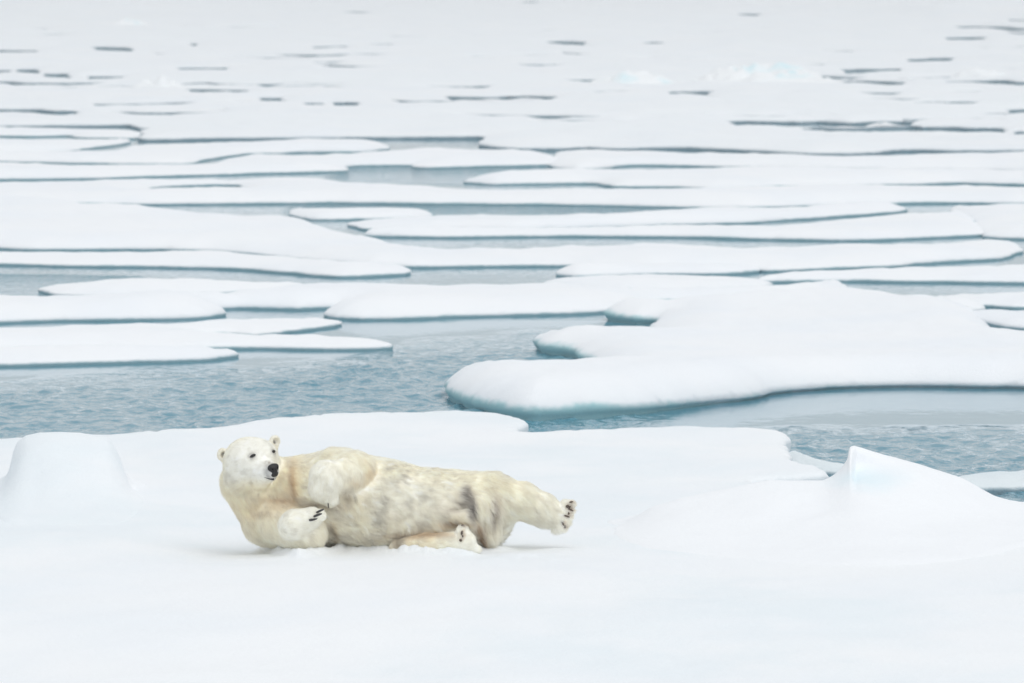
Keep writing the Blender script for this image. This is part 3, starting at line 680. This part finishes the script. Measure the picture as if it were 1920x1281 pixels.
nz = [noise(R_[:, 0] * 5, R_[:, 1] * 5, R_[:, 2] * 5, 100 + i) for i in range(3)]
flow = flow + np.stack(nz, -1) * (.25 + .25 * bel)[:, None]
flow = flow - N_ * (flow * N_).sum(1, keepdims=True); flow /= np.linalg.norm(flow, axis=1, keepdims=True) + 1e-9
lift = .25 + .03 * bel + RNG.normal(0, .10, NF)
Ls = Ls * (1 + .28 * RNG.normal(0, 1, NF)).clip(.4, 1.9) * (1 + .10 * nz[0])
side = np.cross(N_, flow)
K = 6; tt = np.linspace(0, 1, K)
curl = .10 + .40 * bel + .10 * long_
ph = 6.28 * noise(R_[:, 0] * 12, R_[:, 1] * 12, R_[:, 2] * 12, 120); ph2 = 6.28 * noise(R_[:, 0] * 10, R_[:, 1] * 10, R_[:, 2] * 10, 121)
PTS = np.zeros((NF, K, 3))
for j, t in enumerate(tt):
    up = N_ * (Ls * lift * t * (1.25 - .55 * t))[:, None]; fw = flow * (Ls * t)[:, None]
    cu = side * (Ls * curl * t * np.sin(4.2 * t + ph) * .55)[:, None] + N_ * (Ls * curl * t * .22 * np.sin(5 * t + ph2))[:, None]
    PTS[:, j] = R_ + up + fw + cu + side * (RNG.normal(0, .03, NF) * Ls * t)[:, None]
PTS[:, :, 2] -= (Ls[:, None] * tt[None] ** 2) * (.10 + .12 * long_)[:, None]
# tufts
nc = 5200; ci = RNG.choice(NF, nc, replace=False); kd = KDTree(nc)
for a, i in enumerate(ci): kd.insert(R_[i], a)
kd.balance(); own = np.array([kd.find(r)[1] for r in R_]); ci = ci[own]
ctip = PTS[ci] - R_[ci][:, None, :]
ctip = ctip * (Ls / Ls[ci])[:, None, None]
cl = (.25 + .48 * long_ + .25 * bel).clip(0, .86) * RNG.uniform(.55, 1.1, NF).clip(0, 1)
for j, t in enumerate(tt):
    tgt = R_[ci] + (R_ - R_[ci]) * (1 - .55 * t) + ctip[:, j]
    PTS[:, j] += (tgt - PTS[:, j]) * (cl * t ** .8)[:, None]
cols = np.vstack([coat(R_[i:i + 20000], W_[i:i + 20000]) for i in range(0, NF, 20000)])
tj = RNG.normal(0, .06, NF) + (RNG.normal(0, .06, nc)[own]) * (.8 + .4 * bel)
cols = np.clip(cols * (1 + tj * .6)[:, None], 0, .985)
hc = bpy.data.hair_curves.new('fur'); hc.add_curves([K] * NF)
hc.points.foreach_set('position', PTS.astype(np.float32).ravel())
rad = (.00105 * (1 - .80 * tt ** 1.5))[None] * (.75 + .5 * (Ls / .05).clip(0, 1))[:, None]
hc.points.foreach_set('radius', rad.astype(np.float32).ravel())
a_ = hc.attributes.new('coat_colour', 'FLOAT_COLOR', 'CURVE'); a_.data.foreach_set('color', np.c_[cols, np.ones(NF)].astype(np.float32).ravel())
hc.materials.append(M_coat('bear_guard_hair', True)); fur = bpy.data.objects.new('fur', hc); COL.objects.link(fur); bpart(fur)

# --- nose, eyes, lips, claws, pads
def net_part(name, f, lo_, hi_, h, mat):
    n = np.ceil((np.array(hi_) - lo_) / h).astype(int); g = np.stack(np.meshgrid(*[lo_[i] + np.arange(n[i]) * h for i in range(3)], indexing='ij'), -1)
    V, Q = surface_nets(f(g), np.array(lo_), h); return bpart(quads_fast(name, V, Q, mat))
nc_ = H(0, hlen - .012, .010)
def nose_f(P):
    q = P - nc_; l, f, u = q @ lat, q @ hf, q @ hu
    wv = .041 * (1 + .30 * np.clip(u / .03, -1, 1))
    e = (np.sqrt((l / wv) ** 2 + (f / .034) ** 2 + (u / .036) ** 2) - 1) * .033
    for s in (-1, 1):
        cut = (np.sqrt(((l - s * .020) / .0095) ** 2 + ((f - .030) / .018) ** 2 + ((u + .002 - abs(l) * .25) / .008) ** 2) - 1) * .008
        e = np.maximum(e, -cut)
    e = np.maximum(e, -np.maximum(np.maximum(np.abs(l) - .0016, u + .006), np.maximum(-.030 - u, .020 - f)))
    lipq = (np.sqrt((l / .031) ** 2 + ((f + .006) / .030) ** 2 + ((u + .038) / .027) ** 2) - 1) * .022
    return smin(e, lipq, .010)
net_part('nose', nose_f, nc_ - .085, nc_ + .085, .0028, M_NOSE)
def blob(name, c, axes, radii, mat, seg=20):
    V = []; F = []
    for i in range(seg // 2 + 1):
        for j in range(seg):
            th = math.pi * i / (seg // 2); p = 2 * math.pi * j / seg
            V.append(c + axes[0] * radii[0] * math.sin(th) * math.cos(p) + axes[1] * radii[1] * math.sin(th) * math.sin(p) + axes[2] * radii[2] * math.cos(th))
    for i in range(seg // 2):
        for j in range(seg): F.append((i * seg + j, i * seg + (j + 1) % seg, (i + 1) * seg + (j + 1) % seg, (i + 1) * seg + j))
    return bpart(mesh_obj(name, V, F, mat))
for (p, n), s in zip(eyeP, (1.0, .8)):
    sd_ = lat - n * (lat @ n); sd_ /= np.linalg.norm(sd_); up_ = np.cross(n, sd_)
    blob('eye', p + n * .004, (sd_, up_, n), (.0235 * s, .0110, .012), M_EYE)
def tube(name, pts, radii, mat, seg=8):
    pts = np.array(pts, float); V = []; F = []
    for i, p in enumerate(pts):
        t = pts[min(i + 1, len(pts) - 1)] - pts[max(i - 1, 0)]; t /= np.linalg.norm(t) + 1e-9
        a = np.cross(t, (0, 0, 1.)); a /= np.linalg.norm(a) + 1e-9; b = np.cross(t, a)
        for j in range(seg): th = 2 * math.pi * j / seg; V.append(p + (a * math.cos(th) + b * math.sin(th)) * radii[i])
    for i in range(len(pts) - 1):
        for j in range(seg): F.append((i * seg + j, i * seg + (j + 1) % seg, (i + 1) * seg + (j + 1) % seg, (i + 1) * seg + j))
    F.append(tuple(range(seg))[::-1]); F.append(tuple(range((len(pts) - 1) * seg, len(pts) * seg)))
    return bpart(mesh_obj(name, V, F, mat))
mp_ = [(495, 894.3), (499, 895.6), (503, 896.8), (508, 897.6), (513, 897)]
tube('lips', [hit(x, y)[0] + hit(x, y)[1] * .003 for x, y in mp_], [.0006, .0018, .0038, .008, .012], M_SKIN)
# claws of the lower forepaw and one peeping from the upper forepaw
for (x0, y0, x1, y1, r) in ((594, 961.5, 605, 957.5, 2.0), (590, 968, 602, 964, 2.1), (582, 975, 594.5, 972, 2.0), (615.5, 943.5, 617.5, 950, 1.0)):
    p, n = hit(x0, y0); q, m = hit(x1, y1); L = (x1 - x0) / PXM
    d = np.array([(x1 - x0), 0, -(y1 - y0)]) / PXM
    pts = [p - d * .15 + n * .004, p + n * .013 + d * .25, p + n * .019 + d * .6, p + n * .018 + d * .9, p + n * .012 + d * 1.08]
    tube('claw', pts, [r / PXM * 1.0, r / PXM * 1.15, r / PXM, r / PXM * .6, .0008], M_CLAW)
# pads and claws between the toes of the stretched hind foot and the folded one
for x, y, rx, ry, tl in PADS:
    p, n = hit(x, y)
    if p[1] > 42: continue
    sd_ = np.array([math.cos(math.radians(tl)), 0, -math.sin(math.radians(tl))]); sd_ -= n * (n @ sd_); sd_ /= np.linalg.norm(sd_) + 1e-9; up_ = np.cross(n, sd_)
    blob('paw_pad', p + n * .006, (sd_, up_, n), (rx * 1.15 / PXM, ry * 1.25 / PXM, .006), M_PAD, 14)
# ---------------- floes ----------------
def flo(label, pts, H=.3, mat=M_FLOE, **kw):
    o = build_ice('ice_floe', pts, H * (.62 if mat is M_FLOE else 1), mat, thin=True, **kw)
    return tag(o, label, 'ice floe', 'ice floes drifting on the open water')
B = lambda *a: [(x, y, .62) for x, y in a]
flo('large thick ice floe with teal underside nearest behind the snow, reaching the right edge',
    [(836, 752), (850, 766), (900, 777), (970, 788), (1000, 790), (1100, 786), (1200, 778), (1300, 765), (1400, 752), (1440, 741), (1480, 735), (1560, 730), (1700, 727), (1800, 728), (1990, 732), (2500, 745)]
    + B((2500, 640), (1990, 630), (1900, 621), (1870, 612), (1820, 592), (1750, 570), (1650, 561), (1590, 557), (1400, 562), (1240, 568), (1190, 581), (1132, 597))
    + [(1140, 604), (1185, 609), (1225, 609)] + B((1215, 613), (1180, 620), (1100, 632), (1040, 645), (1003, 654))
    + [(1012, 664), (1078, 674), (1090, 684), (1116, 689)] + B((1118, 692), (1050, 698), (960, 707), (890, 722), (845, 738)),
    H=.34, mat=M_BIGFLOE, R=.8, lip_=lambda P: .10 - .065 * sstep(.3, 3.0, P[:, 0]), gx=10, gy=4, seed=12, rough=.5, undul=.03, wall=((.03, .5), (.06, .0), (.05, -.2), (.0, -.6)))
flo('low ice floe tip with a dark waterline in front of the right gap',
    [(1748, 584), (1780, 589), (1815, 588), (1842, 584)] + B((1838, 578), (1800, 569), (1760, 566), (1740, 575)), H=.25, R=.5, seed=14)
flo('small ice floe at the right edge above the large floe, its front dark',
    [(1790, 575), (1845, 577), (1900, 581), (2060, 581)] + B((2060, 545), (1920, 543), (1850, 551), (1790, 560), (1770, 568)), H=.3, seed=15)
flo('narrow ice floe at the right edge just behind the large floe',
    [(1800, 600), (1880, 617), (1920, 620), (2060, 622)] + B((2060, 590), (1920, 588), (1840, 590), (1795, 595)), H=.28, seed=16)
flo('long ice floe of the middle distance with a raised right corner and a notch',
    [(-300, 612), (-40, 609), (30, 606), (100, 604), (200, 603), (300, 601), (400, 598), (430, 592), (425, 587), (414, 584), (450, 580), (560, 583), (640, 580), (612, 590), (604, 595), (620, 599), (680, 602), (800, 600), (900, 595), (1000, 592),
     (1100, 589), (1150, 586), (1200, 576), (1250, 567), (1400, 566), (1590, 560)] + B((1594, 555), (1580, 541), (1562, 534), (1500, 539), (1400, 546), (1280, 548), (1150, 540), (1040, 530), (1000, 534), (920, 539), (740, 539), (640, 536),
     (540, 536), (480, 544), (400, 553), (280, 562), (120, 564), (0, 557), (-40, 556), (-300, 552)), H=.34, R=.9, seed=20, gy=3)
flo('pointed tongue shaped ice floe at left with open water around its tip',
    [(80, 549), (105, 557), (180, 560), (300, 559), (400, 554), (470, 550), (570, 545)] + B((575, 540), (500, 536), (400, 530), (260, 526), (170, 527), (110, 536), (80, 545)), H=.27, seed=22, gy=3)
flo('forked ice floe on the left with two long points over the ripples',
    [(-300, 660), (-40, 659), (150, 657), (380, 658), (500, 657), (640, 658), (728, 655)] + B((724, 651), (680, 641), (620, 628), (560, 626), (500, 634)) + [(430, 630, .3), (366, 623, .3), (430, 629), (480, 632), (560, 623), (625, 614)]
    + B((638, 608), (600, 599), (540, 596), (450, 597), (380, 602), (280, 605), (100, 608), (-40, 613), (-300, 618)), H=.30, seed=24, gy=3)
flo('slim ice floe at the left edge nearest to the rippled water',
    [(-300, 694), (-40, 690), (60, 688), (200, 684), (300, 681), (380, 678), (436, 671)] + B((440, 668), (400, 664), (300, 659), (200, 657), (100, 652), (0, 651), (-300, 650)), H=.33, seed=26, gy=3)
flo('broad long ice floe crossing the whole view with a small central mound',
    [(-300, 468), (-40, 467), (60, 471), (280, 470), (400, 474), (600, 492), (700, 501), (780, 504), (850, 503), (950, 502), (1060, 501), (1200, 507), (1425, 509), (1436, 511), (1560, 506), (1680, 501), (1700, 497), (1800, 491), (1880, 487), (1915, 472)]
    + B((1908, 460), (1840, 443), (1680, 451), (1560, 456), (1400, 464), (1250, 467), (1130, 467), (1100, 459), (1060, 457), (1020, 464), (850, 465), (760, 450), (650, 431), (560, 405), (500, 399), (350, 390), (210, 385), (150, 374), (0, 368), (-300, 366)),
    H=.36, R=1.2, seed=28, gy=3, undul=.10)
flo('strip of ice floe at left with a dark front line above open water',
    [(-300, 498), (-40, 498), (100, 501), (300, 503), (450, 507), (520, 512), (590, 519), (640, 522), (700, 520), (765, 517), (778, 512)] + B((765, 506), (700, 500), (600, 485), (450, 479), (300, 476), (60, 474), (-300, 471)), H=.30, seed=30, gy=3)
flo('small ice floe with a dark hollow under its left tip',
    [(1036, 519), (1080, 522), (1200, 518), (1350, 517), (1428, 512)] + B((1425, 506), (1380, 503), (1250, 500), (1120, 502), (1060, 508), (1036, 515)), H=.26, R=.5, seed=32, gy=3)
flo('oval ice floe in front of the one with the hollow tip',
    [(1020, 535), (1140, 546), (1260, 547), (1400, 543), (1445, 538)] + B((1430, 532), (1400, 523), (1300, 515), (1200, 513), (1120, 521), (1030, 531)), H=.26, seed=33, gy=3)
flo('ice floe at right with a ragged dark waterline and rising right end',
    [(1420, 531), (1500, 531), (1600, 530), (1700, 531), (1800, 532), (1920, 533), (2300, 533)] + B((2300, 478), (1960, 482), (1900, 492), (1850, 502), (1800, 508), (1700, 510), (1600, 514), (1500, 521), (1420, 526)), H=.32, seed=34, gy=3)
flo('thin ice floe lying behind the broad one, its front just above smooth water',
    [(690, 445), (850, 447), (1020, 445), (1140, 446), (1280, 447), (1400, 450), (1560, 453), (1680, 451), (1840, 444)]
    + B((1850, 440), (1832, 420), (1802, 403), (1786, 396), (1768, 398), (1700, 404), (1600, 410), (1400, 425), (1280, 430), (1000, 438), (860, 438), (760, 438), (690, 442)), H=.30, seed=36, gy=2.5, R=.6)
flo('low wavy ice floe between two narrow leads in the middle distance',
    [(690, 433), (780, 432), (880, 431), (970, 433), (1100, 429), (1280, 424), (1400, 421), (1620, 404)]
    + B((1700, 396), (1590, 388), (1400, 397), (1280, 404), (1180, 413), (1100, 416), (1010, 413), (920, 410), (860, 406), (780, 403), (700, 412), (650, 424)), H=.30, seed=37, gy=2.5, R=.6)
flo('short thin ice floe left of the wavy one',
    [(590, 414), (700, 413), (790, 410)] + B((790, 404), (700, 400), (600, 398), (550, 399), (560, 408)), H=.22, R=.4, seed=38, gy=2.5)
flo('ice floe at the right edge with a teal front beside the broad floe',
    [(1845, 447), (1870, 449), (1960, 451), (2300, 452)] + B((2300, 384), (1960, 386), (1850, 386), (1790, 392), (1820, 420)), H=.30, seed=39, gy=2.5)
flo('long straight fronted ice floe with a narrow dark pool',
    [(-300, 384), (-40, 382), (210, 384), (300, 385), (430, 384), (640, 383), (800, 384), (1000, 386), (1280, 391), (1400, 392), (1500, 389), (1590, 386), (1750, 383), (1960, 384), (2300, 384)]
    + B((2300, 350), (1960, 352), (1800, 348), (1680, 353), (1500, 354), (1300, 358), (1180, 358), (1130, 353), (1060, 353), (1000, 354), (900, 356), (780, 352), (700, 346), (650, 339), (600, 333), (520, 332), (430, 334), (350, 333), (270, 335), (0, 340), (-300, 342)),
    H=.34, R=1.1, seed=40, gy=2.5, holes=[[(282, 355), (330, 352), (400, 349), (444, 350)] + B((446, 356), (400, 357), (330, 358), (285, 359))])
flo('ice floe right of the middle pond with a short thick dark gap in front',
    [(866, 345), (930, 348), (1010, 347), (1110, 346), (1140, 353), (1250, 353), (1330, 356), (1450, 353), (1600, 350), (1710, 348), (1800, 345), (1960, 350), (2300, 350)]
    + B((2300, 325), (1960, 325), (1700, 323), (1400, 320), (1250, 318), (1120, 324), (1080, 326), (1010, 330), (950, 334), (890, 341)), H=.32, seed=42, gy=2.5, R=.9)
flo('ice floe with a rounded hump and pale teal front above the middle pond',
    [(-300, 340), (-40, 339), (250, 335), (380, 330), (430, 329), (520, 326), (640, 323), (656, 316), (680, 313), (780, 312), (800, 316), (900, 314), (1030, 311), (1042, 305)]
    + B((1042, 290), (960, 288), (890, 285), (860, 282), (800, 280), (740, 283), (680, 292), (560, 294), (470, 293), (400, 300), (375, 307), (200, 310), (100, 307), (-300, 308)), H=.32, seed=44, gy=2.5)
flo('smooth ice floe at right of the humped one',
    [(1030, 314), (1075, 321), (1130, 318), (1200, 312), (1400, 316), (1600, 319), (1850, 322), (1960, 325), (2300, 325)]
    + B((2300, 290), (1960, 290), (1780, 290), (1660, 296), (1500, 298), (1350, 293), (1250, 285), (1150, 282), (1090, 281), (1040, 288)), H=.34, seed=45, gy=2.5)
flo('narrow ice floe ending in a rounded tip at the small far pond',
    [(-300, 306), (-40, 305), (200, 309), (350, 310), (376, 304), (470, 290), (520, 290), (560, 287), (640, 287), (700, 285), (730, 281)] + B((726, 276), (690, 271), (640, 269), (400, 269), (280, 271), (250, 269), (150, 288), (-300, 292)), H=.28, seed=46, gy=2.5, R=.8)
flo('thin ice floe at the far left edge, lower of two',
    [(-300, 290), (-40, 289), (60, 288), (120, 286), (230, 272)] + B((240, 266), (190, 264), (130, 260), (60, 261), (0, 260), (-300, 260)), H=.26, seed=47, gy=2.5, R=.8)
flo('thin ice floe at the far left edge, upper of two',
    [(-300, 258), (-40, 257), (60, 258), (130, 256), (150, 260), (190, 261), (252, 262)] + B((256, 248), (190, 244), (0, 244), (-300, 244)), H=.24, seed=48, gy=2.5, R=.8)
slush = build_ice('slush_floe', [(1500, 890), (1560, 894), (1620, 895), (1590, 886), (1530, 873), (1490, 858), (1474, 862)], .10, M_SLUSH, R=.3, lip_=.04, gx=7, gy=2, seed=60, undul=.05)
tag(slush, 'thin pointed tongue of wet grey slush beside the broken snow edge', 'slush')
slush = build_ice('slush_floe', [(1760, 926), (1830, 927), (1920, 925), (2100, 924), (2100, 897), (1920, 899), (1830, 903), (1765, 912)], .12, M_SLUSH, R=.35, lip_=.05, gx=7, gy=2, seed=61, undul=.06)
tag(slush, 'strip of wet grey slush floating behind the hummock at the right edge', 'slush')

# ---------------- far pack ice ----------------
LEADS = [(-40, 150, 211, 2), (345, 482, 174, 7), (350, 374, 86, 3.5), (165, 252, 93, 3), (-40, 74, 98, 3.5), (-30, 12, 136, 3), (34, 76, 136, 3), (77, 132, 144, 5), (320, 442, 131, 2),
         (562, 606, 199, 3), (632, 664, 197, 3.5), (580, 645, 91, 2), (702, 728, 86, 2.5), (838, 1042, 187, 5), (1000, 1062, 60, 2.5), (1025, 1105, 82, 2.5), (1210, 1242, 83, 3),
         (1382, 1440, 30, 3.5), (1500, 1605, 100, 2.5), (1570, 1695, 133, 3.5), (1530, 1698, 158, 3.5), (1765, 2060, 157, 3.5), (1712, 1832, 198, 3.5), (1785, 2060, 55, 3.5), (1765, 1855, 75, 2.2),
         (1700, 1795, 114, 3), (1360, 1720, 234, 3.2), (1500, 1890, 245, 6), (1882, 2000, 211, 2.5), (1255, 1335, 176, 1.6), (1895, 2060, 252, 4), (1110, 1175, 176, 1.4), (470, 540, 189, 1.6), (60, 190, 69, 1.5)]
_r = random.Random(5)
for _ in range(95):                                   # faint long cracks
    y = _r.uniform(4, 236); x = _r.uniform(-100, 1900); L_ = _r.uniform(90, 330) * (.5 + y / 300)
    if all(not (a - 14 < x + L_ and x < b_ + 14 and abs(c - y) < 5.5) for a, b_, c, d in LEADS): LEADS.append((x, x + L_, y, _r.uniform(.4, .95)))
holes = []
for i, (x0, x1, y, t) in enumerate(LEADS):
    n = max(7, int((x1 - x0) / 13)); xs = np.linspace(x0, x1, n); q = np.linspace(0, 1, n)
    mid_ = y + min(2.2, (x1 - x0) / 60) * noise(xs / 55, 0, 0, 300 + i) + (q - .5) * _r.uniform(-2, 2) * min(1, (x1 - x0) / 150)
    th = t * (.72 if y < 140 else .9) * (.45 + .75 * np.abs(noise(xs / 38, 0, 0, 400 + i))) * np.sin(np.pi * q) ** .7 * (1.15 if t > 1 else 1)
    f = .62 if t > 1 else .5
    top = [(a, m - h_ * .5) for a, m, h_ in zip(xs, mid_, th)]
    bot = [(a, m + .25 + h_ * .5, f * min(1, .25 + h_)) for a, m, h_ in zip(xs, mid_, th)][::-1]
    holes.append(top + bot[1:-1])
far_out = [(-700, 242), (-40, 241), (50, 241), (190, 240), (232, 239), (256, 262), (262, 266), (330, 266), (450, 264), (640, 263), (770, 262), (893, 262), (902, 268), (884, 277), (960, 284), (1060, 283), (1100, 281), (1150, 283), (1250, 281), (1400, 287),
           (1500, 294), (1600, 294), (1660, 292), (1700, 286), (1780, 287), (1960, 285), (2700, 286)] + [(2700, -110, 0), (-700, -110, 0)]
def zfar(P, d, z):
    s = P[:, 1] / 150
    big = np.clip(fbm(P[:, 0] / 9 / s, P[:, 1] / 22 / s, 0, 91, 3) - .02, 0, 1) * .75 * s + np.clip(noise(P[:, 0] / 2.2, P[:, 1] / 3.5, 0, 95) - .45, 0, 1) * .5
    rows = np.clip(fbm(P[:, 0] / 11 / s, P[:, 1] / 3.4 / s, 0, 97, 3) - .02, 0, 1) * .45 * s
    return z + (big * .7 + rows) * sstep(3, 17, d)
pack = build_ice('pack_ice', far_out, .2, M_FAR, holes=holes, R=1.6, lip_=.08, gx=10, gy=1.7, seed=70, undul=.10, zfun=zfar, rough=.5,
                 step=lambda p: max(.12, p[1] * .0016) if abs(p[0]) < p[1] * .1 and p[1] < 700 else 20.0, pxr=(-60, 1985, -60, 292))
tag(pack, 'far field of hummocky pack ice cut by thin dark leads', 'pack ice', kind='stuff')

def M_blue():
    k = NT('ridge_with_blue_ice_faces'); g = k.add('ShaderNodeNewGeometry')
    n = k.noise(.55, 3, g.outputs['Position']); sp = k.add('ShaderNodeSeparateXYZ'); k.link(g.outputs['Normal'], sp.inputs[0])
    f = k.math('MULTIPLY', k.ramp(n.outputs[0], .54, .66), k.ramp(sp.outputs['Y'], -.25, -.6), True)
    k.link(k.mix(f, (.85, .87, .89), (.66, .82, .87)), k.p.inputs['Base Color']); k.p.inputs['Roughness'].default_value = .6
    return k.m
MB_ = M_blue()
def heap(px, py, wpx, hpx, seed, label):
    c = np.array([*onz(px, py, .3), .25]); s = c[1] / FOC; W = wpx * s / 2; Hh = hpx * s; nu, nv = 60, 34
    V = []
    for i in range(nu):
        for j in range(nv):
            a = i / (nu - 1) * 2 - 1; b_ = j / (nv - 1) * 2 - 1
            e = max(0, 1 - a * a) * max(0, 1 - b_ * b_)
            x = c[0] + a * W; y = c[1] + b_ * W * .45
            r_ = .55 + .75 * float(noise(x / (W * .35), y / (W * .3), 0, seed)) + .35 * abs(float(noise(x / (W * .12), y / (W * .12), 0, seed + 4)))
            V.append((x, y, c[2] - .25 + Hh * (e ** .7) * max(.12, r_) + e * .2))
    i = np.arange(nu * nv).reshape(nu, nv); Q = np.stack([i[:-1, :-1], i[1:, :-1], i[1:, 1:], i[:-1, 1:]], -1).reshape(-1, 4)
    return tag(quads_fast('pressure_ridge', V, Q, MB_), label, 'pressure ridge', 'heaps of broken ice on the far pack')
heap(1425, 148, 380, 38, 5, 'widest heap of broken ice with blue faces, right of centre on the far pack')
heap(1190, 148, 200, 17, 6, 'low ice heap left of the widest one with a teal streak')
heap(300, 152, 110, 15, 8, 'small white ice heap on the far pack at left')
heap(1850, 133, 150, 13, 11, 'pale blue ice heap near the right edge')
heap(230, 42, 160, 10, 13, 'faint bluish ice heap near the top left corner')

# ---------------- cold air between the camera and the far ice ----------------
hz = [(x, y, z) for z in (-1.0, 7.5) for y in (-6, 1400) for x in (-420, 420)]
haze = mesh_obj('haze', hz, [(0, 2, 3, 1), (4, 5, 7, 6), (0, 1, 5, 4), (2, 6, 7, 3), (0, 4, 6, 2), (1, 3, 7, 5)], None, smooth=False)
k = NT('cold_haze'); out = [n for n in k.n if n.type == 'OUTPUT_MATERIAL'][0]; k.n.remove(k.p)
pv = k.add('ShaderNodeVolumePrincipled'); pv.inputs['Color'].default_value = (.985, .995, 1, 1); pv.inputs['Density'].default_value = .0010
k.link(pv.outputs[0], out.inputs['Volume']); haze.data.materials.append(k.m); tag(haze, kind='stuff')
